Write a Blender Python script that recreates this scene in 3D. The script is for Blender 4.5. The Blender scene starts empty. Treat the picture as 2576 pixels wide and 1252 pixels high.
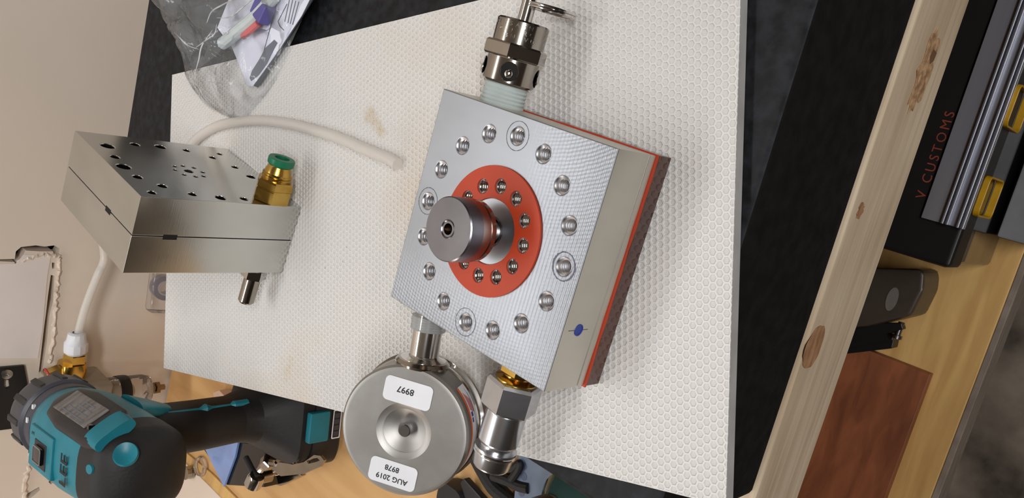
import bpy, bmesh, math, random
from mathutils import Vector, Matrix, Euler
from math import sin, cos, pi, radians as R
random.seed(7)
C = bpy.context.scene.collection

# ------------------------------------------------------------------ camera
F, PITCH, ROLL = 2083.0, R(48.73), R(1.662)
CAM = Vector((0, 0, 1.3038))
dn = Vector((cos(ROLL)*cos(PITCH), sin(ROLL)*cos(PITCH), sin(PITCH)))      # world down, in camera axes (x right, y image-down, z forward)
zc = -dn; fc = Vector((0, 0, 1)); yc = (fc - fc.dot(zc)*zc).normalized(); xc = yc.cross(zc)
TH = R(163.3)
# world X / Y expressed in camera axes (bench edge runs along world X, the wall lies towards +Y)
WX = -(cos(TH)*xc + sin(TH)*yc); WY = -(-sin(TH)*xc + cos(TH)*yc); WZ = zc
def cam2world(v): return Vector((WX.dot(v), WY.dot(v), WZ.dot(v)))
right, up, back = cam2world(Vector((1, 0, 0))), cam2world(Vector((0, -1, 0))), cam2world(Vector((0, 0, -1)))
cd = bpy.data.cameras.new('camera'); co = bpy.data.objects.new('camera', cd); C.objects.link(co)
m = Matrix.Identity(4)
for i in range(3): m[i][0], m[i][1], m[i][2] = right[i], up[i], back[i]
m.translation = CAM; co.matrix_world = m
cd.sensor_width = 36; cd.lens = 36*F/2576; cd.clip_start = .01
bpy.context.scene.camera = co
def ray(x, y): return cam2world(Vector(((x-1288)/F, (y-626)/F, 1)))
def at_z(x, y, z): r = ray(x, y); return CAM + r*((z-CAM.z)/r.z)
def at_y(x, y, Y): r = ray(x, y); return CAM + r*(Y/r.y)

# ------------------------------------------------------------------ world, lights, exposure
sc = bpy.context.scene
sc.view_settings.view_transform = 'Standard'; sc.view_settings.look = 'None'
sc.view_settings.exposure = 0.12; sc.view_settings.gamma = 1; sc.view_settings.use_curve_mapping = False
w = bpy.data.worlds.new('world'); sc.world = w; w.use_nodes = True
w.node_tree.nodes['Background'].inputs[0].default_value = (.62, .60, .58, 1)
w.node_tree.nodes['Background'].inputs[1].default_value = .25
def area(name, loc, target, sx, sy, power, col):
    d = bpy.data.lights.new(name, 'AREA'); d.shape = 'RECTANGLE'; d.size = sx; d.size_y = sy; d.energy = power; d.color = col
    o = bpy.data.objects.new(name, d); C.objects.link(o); o.location = loc
    o.rotation_euler = (Vector(target)-Vector(loc)).to_track_quat('-Z', 'Y').to_euler(); return o
area('shelf_strip_light', (-.25, .62, 1.90), (-.12, .30, 1.0), 1.0, .10, 4.3, (.95, .98, 1))
area('front_fill_light', (.3, -1.1, 2.40), (-.1, .3, .9), 1.2, .16, 23, (.97, .98, 1))
area('front_fill_light', (.9, -1.9, 2.40), (.1, .2, .5), 1.2, .16, 8.5, (1, .92, .82))  # unseen warm fill from the camera side, added to brighten shelf and floor
area('window_light', (-1.9, .45, 1.65), (-.1, .3, 1.0), .4, .4, 7.5, (1, .87, .76))

# ------------------------------------------------------------------ materials
def lin(c): return tuple(((x/255+.055)/1.055)**2.4 if x > 10 else x/255/12.92 for x in c)+(1,)
def mat(name, col, rough=.5, metal=0, col2=None, nscale=40, nstretch=(1, 1, 1), bump=0, bscale=200, bstretch=(1, 1, 1), rvar=0, alpha=1, trans=0, coat=0, spec=.5, ior=1.45, detail=3, lo=.35, hi=.65, coord='Object'):
    M = bpy.data.materials.new(name); M.use_nodes = True; n = M.node_tree; b = n.nodes['Principled BSDF']; L = n.links
    b.inputs['Base Color'].default_value = lin(col); b.inputs['Roughness'].default_value = rough; b.inputs['Metallic'].default_value = metal
    b.inputs['Alpha'].default_value = alpha; b.inputs['Transmission Weight'].default_value = trans; b.inputs['Coat Weight'].default_value = coat
    b.inputs['Specular IOR Level'].default_value = spec; b.inputs['IOR'].default_value = ior
    tc = n.nodes.new('ShaderNodeTexCoord')
    def noise(scale, st, det=detail):
        mp = n.nodes.new('ShaderNodeMapping'); mp.inputs['Scale'].default_value = st; L.new(tc.outputs[coord], mp.inputs[0])
        t = n.nodes.new('ShaderNodeTexNoise'); t.inputs['Scale'].default_value = scale; t.inputs['Detail'].default_value = det; L.new(mp.outputs[0], t.inputs['Vector']); return t
    if col2 is None: col2 = tuple(min(255, c*.9) for c in col)
    t = noise(nscale, nstretch); r = n.nodes.new('ShaderNodeValToRGB')
    r.color_ramp.elements[0].position = lo; r.color_ramp.elements[1].position = hi
    r.color_ramp.elements[0].color = lin(col2); r.color_ramp.elements[1].color = lin(col)
    L.new(t.outputs[0], r.inputs[0]); L.new(r.outputs[0], b.inputs['Base Color'])
    if rvar:
        mr = n.nodes.new('ShaderNodeMapRange'); mr.inputs[3].default_value = rough-rvar; mr.inputs[4].default_value = rough+rvar
        L.new(t.outputs[0], mr.inputs[0]); L.new(mr.outputs[0], b.inputs['Roughness'])
    if bump:
        t2 = noise(bscale, bstretch); bp = n.nodes.new('ShaderNodeBump'); bp.inputs['Strength'].default_value = bump; bp.inputs['Distance'].default_value = .0006
        L.new(t2.outputs[0], bp.inputs['Height']); L.new(bp.outputs[0], b.inputs['Normal'])
    return M
def wood(name, c1, c2, sx=(1.2, 30, 30), rough=.6, scale=6, knots=True):
    M = bpy.data.materials.new(name); M.use_nodes = True; n = M.node_tree; b = n.nodes['Principled BSDF']; L = n.links
    b.inputs['Roughness'].default_value = rough
    tc = n.nodes.new('ShaderNodeTexCoord'); mp = n.nodes.new('ShaderNodeMapping'); mp.inputs['Scale'].default_value = sx; L.new(tc.outputs['Object'], mp.inputs[0])
    t = n.nodes.new('ShaderNodeTexNoise'); t.inputs['Scale'].default_value = scale; t.inputs['Detail'].default_value = 5; t.inputs['Distortion'].default_value = .6
    L.new(mp.outputs[0], t.inputs['Vector'])
    r = n.nodes.new('ShaderNodeValToRGB'); r.color_ramp.elements[0].position = .3; r.color_ramp.elements[1].position = .62
    r.color_ramp.elements[0].color = lin(c2); r.color_ramp.elements[1].color = lin(c1); L.new(t.outputs[0], r.inputs[0])
    t3 = n.nodes.new('ShaderNodeTexNoise'); t3.inputs['Scale'].default_value = 9; L.new(tc.outputs['Object'], t3.inputs['Vector'])
    r3 = n.nodes.new('ShaderNodeValToRGB'); r3.color_ramp.elements[0].position = .3; r3.color_ramp.elements[1].position = .6
    r3.color_ramp.elements[0].color = (.78, .74, .7, 1); r3.color_ramp.elements[1].color = (1, 1, 1, 1); L.new(t3.outputs[0], r3.inputs[0])
    mx = n.nodes.new('ShaderNodeMix'); mx.data_type = 'RGBA'; mx.blend_type = 'MULTIPLY'; mx.inputs[0].default_value = 1
    L.new(r.outputs[0], mx.inputs[6]); L.new(r3.outputs[0], mx.inputs[7]); L.new(mx.outputs[2], b.inputs['Base Color'])
    bp = n.nodes.new('ShaderNodeBump'); bp.inputs['Strength'].default_value = .15; bp.inputs['Distance'].default_value = .001
    L.new(t.outputs[0], bp.inputs['Height']); L.new(bp.outputs[0], b.inputs['Normal'])
    return M
def film(name, tint=(235, 238, 240), rough=.06, op=.10):
    M = bpy.data.materials.new(name); M.use_nodes = True; n = M.node_tree; L = n.links; n.nodes.remove(n.nodes['Principled BSDF'])
    o = n.nodes['Material Output']; tr = n.nodes.new('ShaderNodeBsdfTransparent'); gl = n.nodes.new('ShaderNodeBsdfGlossy'); df = n.nodes.new('ShaderNodeBsdfDiffuse')
    tr.inputs[0].default_value = (.97, .97, .98, 1); gl.inputs['Roughness'].default_value = rough; df.inputs[0].default_value = lin(tint)
    fr = n.nodes.new('ShaderNodeLayerWeight'); fr.inputs[0].default_value = .22
    m1 = n.nodes.new('ShaderNodeMixShader'); m2 = n.nodes.new('ShaderNodeMixShader'); m1.inputs[0].default_value = op
    L.new(tr.outputs[0], m1.inputs[1]); L.new(df.outputs[0], m1.inputs[2]); L.new(fr.outputs['Fresnel'], m2.inputs[0])
    L.new(m1.outputs[0], m2.inputs[1]); L.new(gl.outputs[0], m2.inputs[2]); L.new(m2.outputs[0], o.inputs[0])
    tc = n.nodes.new('ShaderNodeTexCoord'); t = n.nodes.new('ShaderNodeTexNoise'); t.inputs['Scale'].default_value = 45; t.inputs['Detail'].default_value = 2; t.inputs['Distortion'].default_value = 1.2
    bp = n.nodes.new('ShaderNodeBump'); bp.inputs['Strength'].default_value = .5; bp.inputs['Distance'].default_value = .004
    L.new(tc.outputs['Object'], t.inputs['Vector']); L.new(t.outputs[0], bp.inputs['Height']); L.new(bp.outputs[0], gl.inputs['Normal']); L.new(bp.outputs[0], fr.inputs['Normal'])
    return M

WALL = mat('painted_wall', (222, 208, 192), .7, col2=(214, 199, 183), nscale=4, bump=.25, bscale=60)
WALLW = mat('painted_patch', (226, 216, 210), .6, col2=(216, 205, 197), nscale=9, bump=.4, bscale=50)
PLASTER = mat('raw_plaster', (222, 208, 192), .9, col2=(190, 172, 155), nscale=150, bump=1, bscale=300)
DARK = mat('cavity_dark', (20, 17, 16), .9)
CONC = mat('floor_concrete', (136, 124, 110), .85, col2=(66, 57, 49), nscale=11, bump=.6, bscale=60, detail=6)
CEIL = mat('ceiling_paint', (190, 184, 176), .9)
ROOM = mat('room_paint', (120, 112, 104), .9)
PINE = wood('pine_beam', (214, 196, 170), (192, 170, 142))
PINE_TOP = wood('bench_plywood', (222, 178, 120), (196, 148, 92), (10, 1.3, 10), scale=4)
PINE_SHELF = wood('shelf_plywood', (214, 174, 108), (190, 146, 84), (1.5, 14, 14), scale=5)
GREYEND = mat('shelf_edge_grey', (140, 128, 116), .7, col2=(112, 100, 90), nscale=30, nstretch=(1, 1, 12))
BROWNPLY = wood('brown_plywood', (150, 88, 54), (112, 62, 38), (3, 12, 12), .5, 5)
def granite_mat():
    M = mat('granite_black', (38, 40, 45), .5, spec=.25, col2=(15, 16, 18), nscale=150, bump=.2, bscale=300, detail=6, lo=.38, hi=.72, rvar=.12)
    return M
GRAN = granite_mat()
GRANS = mat('granite_sawn_side', (24, 22, 21), .75, spec=.25, col2=(12, 11, 11), nscale=120, bump=.5, bscale=200, detail=6)
def sheet_mat(nm, c0_):
    M = bpy.data.materials.new(nm); M.use_nodes = True; n = M.node_tree; b = n.nodes['Principled BSDF']; L = n.links
    b.inputs['Roughness'].default_value = .42; b.inputs['Subsurface Weight'].default_value = 0
    tc = n.nodes.new('ShaderNodeTexCoord'); prev = None
    base = n.nodes.new('ShaderNodeRGB'); base.outputs[0].default_value = lin(c0_); prev = base.outputs[0]
    for sca, lo, hi, col in ((7, .56, .78, (206, 190, 170)), (26, .69, .76, (196, 180, 158)), (420, .76, .80, (96, 74, 60))):
        t = n.nodes.new('ShaderNodeTexNoise'); t.inputs['Scale'].default_value = sca; t.inputs['Detail'].default_value = 3; L.new(tc.outputs['Object'], t.inputs['Vector'])
        mr = n.nodes.new('ShaderNodeMapRange'); mr.inputs[1].default_value = lo; mr.inputs[2].default_value = hi; L.new(t.outputs[0], mr.inputs[0])
        mx = n.nodes.new('ShaderNodeMix'); mx.data_type = 'RGBA'; L.new(mr.outputs[0], mx.inputs[0]); L.new(prev, mx.inputs[6]); mx.inputs[7].default_value = lin(col); prev = mx.outputs[2]
    L.new(prev, b.inputs['Base Color']); return M
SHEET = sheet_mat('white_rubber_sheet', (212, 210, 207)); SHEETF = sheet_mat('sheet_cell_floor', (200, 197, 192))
SHEETE = mat('sheet_edge_grey', (176, 174, 172), .6, col2=(162, 160, 158), nscale=60)
def alu_mat(name, col, rough, mill=False):
    M = mat(name, col, rough, 1, col2=tuple(c*.95 for c in col), nscale=18, nstretch=(1, 2, 1), rvar=.05)
    n = M.node_tree; L = n.links; b = n.nodes['Principled BSDF']; tc = n.nodes.new('ShaderNodeTexCoord')
    mp = n.nodes.new('ShaderNodeMapping'); mp.inputs['Scale'].default_value = (1, .06, 1); L.new(tc.outputs['Object'], mp.inputs[0])
    t = n.nodes.new('ShaderNodeTexNoise'); t.inputs['Scale'].default_value = 1500; t.inputs['Detail'].default_value = 2; L.new(mp.outputs[0], t.inputs['Vector'])
    bp = n.nodes.new('ShaderNodeBump'); bp.inputs['Strength'].default_value = .05; bp.inputs['Distance'].default_value = .0002; L.new(t.outputs[0], bp.inputs['Height'])
    out = bp.outputs[0]
    if mill:   # rows of overlapping fly-cutter arcs, stronger towards the near edge and the gauge corner
        mp2 = n.nodes.new('ShaderNodeMapping'); mp2.inputs['Location'].default_value = (.0, .12, 0); L.new(tc.outputs['Object'], mp2.inputs[0])
        wv = n.nodes.new('ShaderNodeTexWave'); wv.wave_type = 'BANDS'; wv.bands_direction = 'X'; wv.inputs['Scale'].default_value = 170; wv.inputs['Distortion'].default_value = 1.5; wv.inputs['Detail'].default_value = 2; wv.inputs['Detail Scale'].default_value = 60
        L.new(tc.outputs['Object'], wv.inputs['Vector'])
        rg = n.nodes.new('ShaderNodeTexWave'); rg.wave_type = 'RINGS'; rg.rings_direction = 'Z'; rg.inputs['Scale'].default_value = 200; rg.inputs['Distortion'].default_value = 2; L.new(mp2.outputs[0], rg.inputs['Vector'])
        ad = n.nodes.new('ShaderNodeMath'); ad.operation = 'ADD'; L.new(wv.outputs['Fac'], ad.inputs[0]); L.new(rg.outputs['Fac'], ad.inputs[1])
        sx = n.nodes.new('ShaderNodeSeparateXYZ'); L.new(tc.outputs['Object'], sx.inputs[0])
        m1 = n.nodes.new('ShaderNodeMapRange'); m1.inputs[1].default_value = -.005; m1.inputs[2].default_value = -.05; m1.inputs[4].default_value = .3; L.new(sx.outputs[0], m1.inputs[0])
        m2_ = n.nodes.new('ShaderNodeMapRange'); m2_.inputs[1].default_value = .02; m2_.inputs[2].default_value = .05; m2_.inputs[4].default_value = .3; L.new(sx.outputs[1], m2_.inputs[0])
        mxx = n.nodes.new('ShaderNodeMath'); mxx.operation = 'MAXIMUM'; L.new(m1.outputs[0], mxx.inputs[0]); L.new(m2_.outputs[0], mxx.inputs[1])
        b2 = n.nodes.new('ShaderNodeBump'); b2.inputs['Distance'].default_value = .0003; L.new(mxx.outputs[0], b2.inputs['Strength']); L.new(ad.outputs[0], b2.inputs['Height']); L.new(out, b2.inputs['Normal']); out = b2.outputs[0]
    L.new(out, b.inputs['Normal']); return M
ALU = alu_mat('milled_aluminium', (170, 174, 181), .42, True)
ALU2 = alu_mat('sawn_aluminium', (216, 212, 202), .42)
ALUB = alu_mat('brushed_aluminium_block', (214, 214, 210), .2)
CHROME = mat('polished_metal', (225, 222, 218), .12, 1)
NICKEL = mat('nickel_plate', (176, 168, 158), .16, 1)
STEEL = mat('satin_steel', (164, 162, 162), .27, 1, rvar=.05)
STEELD = mat('turned_steel_side', (150, 134, 122), .22, 1)
THREAD = mat('thread_metal', (238, 238, 242), .28, 1)
STAIN = mat('gauge_stainless', (168, 166, 162), .48, 1, col2=(158, 154, 150), nscale=60)
ZINC = mat('zinc_coupler', (216, 218, 224), .24, 1, nscale=60)
BRASS = mat('brass', (206, 172, 92), .22, 1, col2=(186, 148, 70), nscale=90)
GREEN = mat('green_plastic', (24, 112, 78), .35)
GASKET = mat('orange_silicone', (182, 60, 26), .5, col2=(172, 54, 22), nscale=25)
PHEN = mat('brown_phenolic', (84, 50, 42), .22, coat=.4, col2=(66, 40, 34), nscale=12)
PTFE = mat('white_thread_tape', (190, 200, 198), .4)
BLUE = mat('blue_sealant', (28, 58, 150), .35)
TUBE = mat('translucent_tube', (232, 226, 218), .22, alpha=.5, col2=(226, 218, 210), nscale=8)
LABEL = mat('white_label', (218, 219, 222), .5, col2=(226, 226, 230))
INK = mat('black_ink', (26, 26, 30), .6)
INKG = mat('grey_ink', (110, 114, 124), .6)
ORANGE = mat('orange_print', (222, 104, 60), .5)
REDP = mat('red_print', (190, 58, 66), .5)
BLUEP = mat('blue_print', (66, 74, 160), .5)
TEAL = mat('teal_plastic', (26, 122, 138), .38, bump=.1, bscale=400)
BLACKP = mat('black_plastic', (38, 36, 38), .42, bump=.15, bscale=500)
BLACKR = mat('black_rubber', (30, 28, 28), .6, bump=.25, bscale=500)
GREYP = mat('dark_grey_plastic', (66, 66, 74), .4)
NAMEPL = mat('nameplate_grey', (120, 116, 114), .4, col2=(84, 76, 72), nscale=60, nstretch=(1, 4, 1))
BLKGLOSS = mat('black_gloss', (14, 13, 14), .08, coat=.5)
BLKMETAL = mat('black_powdercoat', (20, 20, 20), .4)
FILM = film('clear_film', (235, 238, 240), .05, .09); CREASE = film('crease_film', (250, 250, 252), .1, .45); CLEAR = film('clear_plastic', (240, 225, 212), .05, .22)
PAPER = mat('printed_paper', (226, 228, 240), .6, col2=(220, 222, 236))
PANELW = mat('white_panel', (224, 208, 192), .5, col2=(216, 198, 182), nscale=6)
YELLOW = mat('yellow_plastic', (186, 140, 18), .4)
BLUEGREY = mat('blue_grey_plastic', (128, 142, 160), .35, col2=(104, 116, 136), nscale=30)
OXRED = mat('orange_lettering', (138, 58, 38), .5)
ALUR = mat('extrusion_aluminium', (176, 178, 186), .42, .85, col2=(156, 158, 168), nscale=10, nstretch=(.3, 6, 6))
GREYBAR = mat('grey_painted_bar', (120, 120, 122), .5)

# ------------------------------------------------------------------ helpers
def tag(o, label=None, cat=None, group=None, kind=None):
    if label: o['label'] = label
    if cat: o['category'] = cat
    if group: o['group'] = group
    if kind: o['kind'] = kind
    return o
def thing(name, label, cat, mw=None, group=None):
    o = bpy.data.objects.new(name, None); C.objects.link(o); o.empty_display_size = .01
    if mw is not None: o.matrix_world = mw
    return tag(o, label, cat, group)
def part(name, bm, mt, parent=None, smooth=False, label=None, kind=None, mtx=None):
    if mtx is not None: bmesh.ops.transform(bm, matrix=mtx, verts=bm.verts)
    me = bpy.data.meshes.new(name); bmesh.ops.recalc_face_normals(bm, faces=bm.faces); bm.to_mesh(me); bm.free()
    me.materials.append(mt)
    for p_ in me.polygons: p_.use_smooth = bool(smooth)
    if smooth:
        try: me.set_sharp_from_angle(angle=R(26))
        except Exception: pass
    o = bpy.data.objects.new(name, me); C.objects.link(o)
    if smooth: wn = o.modifiers.new('wn', 'WEIGHTED_NORMAL'); wn.keep_sharp = True; wn.weight = 80
    if parent: o.parent = parent
    return tag(o, label, None, None, kind)
def T(x=0, y=0, z=0, rx=0, ry=0, rz=0): return Matrix.Translation((x, y, z)) @ Euler((rx, ry, rz)).to_matrix().to_4x4()
def frame(o, z, x=None):
    """matrix with local z along z (and local x near x)"""
    z = Vector(z).normalized(); x = Vector(x if x is not None else ((1, 0, 0) if abs(z.x) < .9 else (0, 1, 0)))
    x = (x - x.dot(z)*z).normalized(); y = z.cross(x); mm = Matrix.Identity(4)
    for i in range(3): mm[i][0], mm[i][1], mm[i][2], mm[i][3] = x[i], y[i], z[i], o[i]
    return mm
def box(x0, x1, y0, y1, z0, z1, bev=0, seg=2, bm=None):
    b = bmesh.new(); r = bmesh.ops.create_cube(b, size=1)
    for v in b.verts: v.co = Vector((x0+(v.co.x+.5)*(x1-x0), y0+(v.co.y+.5)*(y1-y0), z0+(v.co.z+.5)*(z1-z0)))
    if bev: bmesh.ops.bevel(b, geom=list(b.edges), offset=bev, segments=seg, affect='EDGES', profile=.5)
    if bm is None: return b
    return join(bm, b)
def join(bm, b, mtx=None):
    if mtx is not None: bmesh.ops.transform(b, matrix=mtx, verts=b.verts)
    me = bpy.data.meshes.new('tmp'); b.to_mesh(me); b.free(); bm.from_mesh(me); bpy.data.meshes.remove(me); return bm
def lathe(prof, n=40, closed=False, phase=0):
    """profile of (r, z) spun about local z; open ends with r > 0 are left open"""
    b = bmesh.new(); rings = []
    for r, z in prof:
        if r < 1e-6: rings.append([b.verts.new((0, 0, z))])
        else: rings.append([b.verts.new((r*cos(2*pi*i/n+phase), r*sin(2*pi*i/n+phase), z)) for i in range(n)])
    seq = list(zip(rings, rings[1:])) + ([(rings[-1], rings[0])] if closed else [])
    for a, c in seq:
        for i in range(n):
            j = (i+1) % n
            f = [a[i % len(a)], a[j % len(a)], c[j % len(c)], c[i % len(c)]]
            u = []
            for v in f:
                if v not in u: u.append(v)
            if len(u) > 2: b.faces.new(u)
    return b
def rnd(pts, n):  # catmull-rom resample
    P = [Vector(p) for p in pts]; out = []
    for i in range(len(P)-1):
        p0 = P[max(i-1, 0)]; p1 = P[i]; p2 = P[i+1]; p3 = P[min(i+2, len(P)-1)]
        for k in range(n):
            t = k/n; out.append(.5*((2*p1)+(p2-p0)*t+(2*p0-5*p1+4*p2-p3)*t*t+(3*p1-p0-3*p2+p3)*t**3))
    out.append(P[-1]); return out
def sweep(pts, r, n=12, cap=True, rf=None, hollow=0):
    b = bmesh.new(); rings = []; prev = None
    for i, p in enumerate(pts):
        d = (pts[min(i+1, len(pts)-1)]-pts[max(i-1, 0)]).normalized()
        if prev is None: x = d.orthogonal().normalized()
        else: x = (prev-prev.dot(d)*d).normalized()
        prev = x; y = d.cross(x); rr = r if rf is None else rf(i/(len(pts)-1))
        rings.append([b.verts.new(p+rr*(cos(2*pi*k/n)*x+sin(2*pi*k/n)*y)) for k in range(n)])
    for a, c in zip(rings, rings[1:]):
        for k in range(n): b.faces.new([a[k], a[(k+1) % n], c[(k+1) % n], c[k]])
    if cap: b.faces.new(rings[0][::-1]); b.faces.new(rings[-1])
    return b
def prism(poly, z0, z1, bev=0):
    b = bmesh.new(); lo = [b.verts.new((p[0], p[1], z0)) for p in poly]; hi = [b.verts.new((p[0], p[1], z1)) for p in poly]; n = len(poly)
    b.faces.new(lo[::-1]); b.faces.new(hi)
    for i in range(n): b.faces.new([lo[i], lo[(i+1) % n], hi[(i+1) % n], hi[i]])
    bmesh.ops.recalc_face_normals(b, faces=b.faces)
    if bev: bmesh.ops.bevel(b, geom=list(b.edges), offset=bev, segments=2, affect='EDGES', profile=.5)
    return b
def plate(outer, holes, z0, z1, bev=0):
    """flat plate with holes: outer and holes are point lists; returns bmesh"""
    cu = bpy.data.curves.new('c', 'CURVE'); cu.dimensions = '2D'; cu.fill_mode = 'BOTH'; cu.extrude = (z1-z0)/2-bev; cu.bevel_depth = bev; cu.bevel_resolution = 1
    if bev: cu.offset = -bev
    for pts in [outer]+holes:
        s = cu.splines.new('POLY'); s.points.add(len(pts)-1); s.use_cyclic_u = True
        for k, p in enumerate(pts): s.points[k].co = (p[0], p[1], 0, 1)
    o = bpy.data.objects.new('c', cu); C.objects.link(o); bpy.context.view_layer.update()
    me = bpy.data.meshes.new_from_object(o.evaluated_get(bpy.context.evaluated_depsgraph_get()))
    bpy.data.objects.remove(o); b = bmesh.new(); b.from_mesh(me); bpy.data.meshes.remove(me)
    bmesh.ops.remove_doubles(b, verts=b.verts, dist=1e-6)
    bmesh.ops.translate(b, vec=(0, 0, (z0+z1)/2), verts=b.verts); return b
def circ(x, y, r, n=32, ry=None): return [(x+r*cos(2*pi*i/n), y+(ry or r)*sin(2*pi*i/n)) for i in range(n)]
def rrect(x0, x1, y0, y1, r, n=5):
    p = []
    for cx, cy, a in ((x1-r, y1-r, 0), (x0+r, y1-r, 90), (x0+r, y0+r, 180), (x1-r, y0+r, 270)):
        p += [(cx+r*cos(R(a+90*k/n)), cy+r*sin(R(a+90*k/n))) for k in range(n+1)]
    return p
def textmesh(s, size, mt, parent, mtx, name='lettering', ext=.00005, label=None, space=1.0, font_bold=0):
    cu = bpy.data.curves.new('t', 'FONT'); cu.body = s; cu.size = size; cu.align_x = 'CENTER'; cu.align_y = 'CENTER'; cu.extrude = ext; cu.space_character = space; cu.offset = font_bold; cu.resolution_u = 3
    o = bpy.data.objects.new('t', cu); C.objects.link(o); bpy.context.view_layer.update()
    me = bpy.data.meshes.new_from_object(o.evaluated_get(bpy.context.evaluated_depsgraph_get())); bpy.data.objects.remove(o)
    me.name = name; me.transform(mtx); me.materials.clear(); me.materials.append(mt)
    o = bpy.data.objects.new(name, me); C.objects.link(o); o.parent = parent
    if label: o['label'] = label
    return o
def loft(secs, axis='z', n=32, cap=True):
    """secs: (pos, cu, cv, a, b, e) superellipse sections stacked along an axis"""
    b = bmesh.new(); rings = []
    for pos, cu, cv, a, bb, e in secs:
        ring = []
        for i in range(n):
            t = 2*pi*i/n; c, s = cos(t), sin(t)
            u = cu+a*math.copysign(abs(c)**(2/e), c); v = cv+bb*math.copysign(abs(s)**(2/e), s)
            ring.append(b.verts.new({'z': (u, v, pos), 'y': (u, pos, v), 'x': (pos, u, v)}[axis]))
        rings.append(ring)
    for a_, c_ in zip(rings, rings[1:]):
        for k in range(n): b.faces.new([a_[k], a_[(k+1) % n], c_[(k+1) % n], c_[k]])
    if cap: b.faces.new(rings[0][::-1]); b.faces.new(rings[-1])
    return b
def hexnut(r, z0, z1, ch=.0008):
    return lathe([(0, z0), (r-ch*1.2, z0), (r, z0+ch), (r, z1-ch), (r-ch*1.2, z1), (0, z1)], 6, phase=R(30))
def threads(r, z0, z1, pitch, depth, inward=False):
    p = []; z = z0
    while z < z1-pitch*.5:
        p += [(r, z), (r-depth, z+pitch*.5)]; z += pitch
    p.append((r, z)); return p

# ------------------------------------------------------------------ the setting
BENCH, SLAB, BOARD, TOP = .9000, .9988, 1.0053, 1.0433
YF, YW = .1412, .7371
# walls: the back wall has ragged cut lines around a patched-in piece
def wp(x, y): q = at_y(x, y, YW); return (q.x, q.z)
cutA = [(0, 652), (37, 651), (40, 632), (53, 621), (70, 619), (90, 617), (112, 620), (136, 617), (153, 627), (147, 638), (136, 641), (133, 632), (100, 632), (66, 630), (56, 650), (43, 655), (42, 664), (36, 709), (33, 709), (37, 659), (0, 657), (-30, 657), (-30, 652)]
cutB = [(131, 660), (139, 661), (137, 675), (131, 676)]
cutC = [(128, 691), (137, 694), (136, 725), (134, 760), (127, 785), (124, 800), (119, 860), (110, 915), (104, 958), (95, 958), (103, 890), (110, 830), (116, 785), (121, 742)]
cutD = [(76, 1091), (80, 1094), (79, 1118), (74, 1141), (71, 1138), (73, 1115)]
cutE = [(159, 1188), (164, 1195), (128, 1218), (122, 1212), (126, 1203)]
cutF = [(98, 1224), (101, 1232), (66, 1262), (56, 1256), (70, 1240)]
holes = [[wp(*p) for p in c] for c in (cutA, cutB, cutC, cutD, cutE, cutF)]
b = plate([(-1.6, .0), (1.4, .0), (1.4, 2.45), (-1.6, 2.45)], holes, 0, .014)
wall = part('wall_back', b, WALL, mtx=Matrix.Translation((0, YW+.014, 0)) @ Euler((pi/2, 0, 0)).to_matrix().to_4x4()); tag(wall, kind='structure')
# raised plaster lips beside the cuts
def lip(pts, r, seed):
    rng = random.Random(seed); P = rnd([at_y(x, y, YW-.0005) for x, y in pts], 8)
    P = [p+Vector((rng.uniform(-1, 1)*.0012, 0, rng.uniform(-1, 1)*.0012)) for p in P]
    return sweep(P, r, 6, rf=lambda t: r*(.5+.7*rng.random()))
part('plaster_lip', lip([(60, 655), (100, 642), (140, 642), (150, 655), (146, 700), (142, 740), (139, 800), (133, 860), (125, 910)], .0018, 1), PLASTER, wall, True)
part('plaster_lip', lip([(85, 1085), (78, 1150), (68, 1190), (62, 1252)], .0022, 2), PLASTER, wall, True)
part('patch_panel', prism([wp(x, y) for x, y in ((40, 662), (60, 640), (128, 640), (119, 690), (106, 830), (95, 900), (-40, 900), (-40, 665))], 0, .0006), WALLW, wall, label='whiter piece of wallboard inside the cut lines',
     mtx=Matrix.Translation((0, YW, 0)) @ Euler((pi/2, 0, 0)).to_matrix().to_4x4())
tag(part('wall_backing', box(-1.6, 1.4, YW+.09, YW+.1, 0, 2.45), DARK), kind='structure').name = 'dark_backing_1'  # dark sheet added behind the wall so the open cuts stay black
tag(part('floor', box(-3, 3, -2.6, YW, -.05, 0), CONC), kind='structure')
tag(part('ceiling', box(-3, 3, -2.6, YW+.1, 2.45, 2.5), CEIL), kind='structure')
tag(part('wall_right', box(3, 3.05, -2.6, YW+.1, 0, 2.45), ROOM), kind='structure')
tag(part('wall_left', box(-3.05, -3, -2.6, YW+.1, 0, 2.45), ROOM), kind='structure')
tag(part('wall_front', box(-3, 3, -2.65, -2.6, 0, 2.45), ROOM), kind='structure')

# ------------------------------------------------------------------ workbench
bench = thing('workbench', 'pale pine workbench with a plywood top, front rail and lower shelf', 'workbench', T(0, .44, 0))
bt = lambda b: bmesh.ops.translate(b, vec=(0, -.44, 0), verts=b.verts) and None
def bpart(name, b, mt, **k): bmesh.ops.translate(b, vec=(0, -.44, 0), verts=b.verts); return part(name, b, mt, bench, **k)
bpart('bench_top', box(-1.2, 1.0, YF+.0385, YW-.002, BENCH-.018, BENCH, .001), PINE_TOP)
rail = box(-1.2, 1.0, YF-.001, YF+.038, BENCH-.068, BENCH, .003, 3)
fr = bpart('front_rail', rail, PINE, smooth=True)
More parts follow.
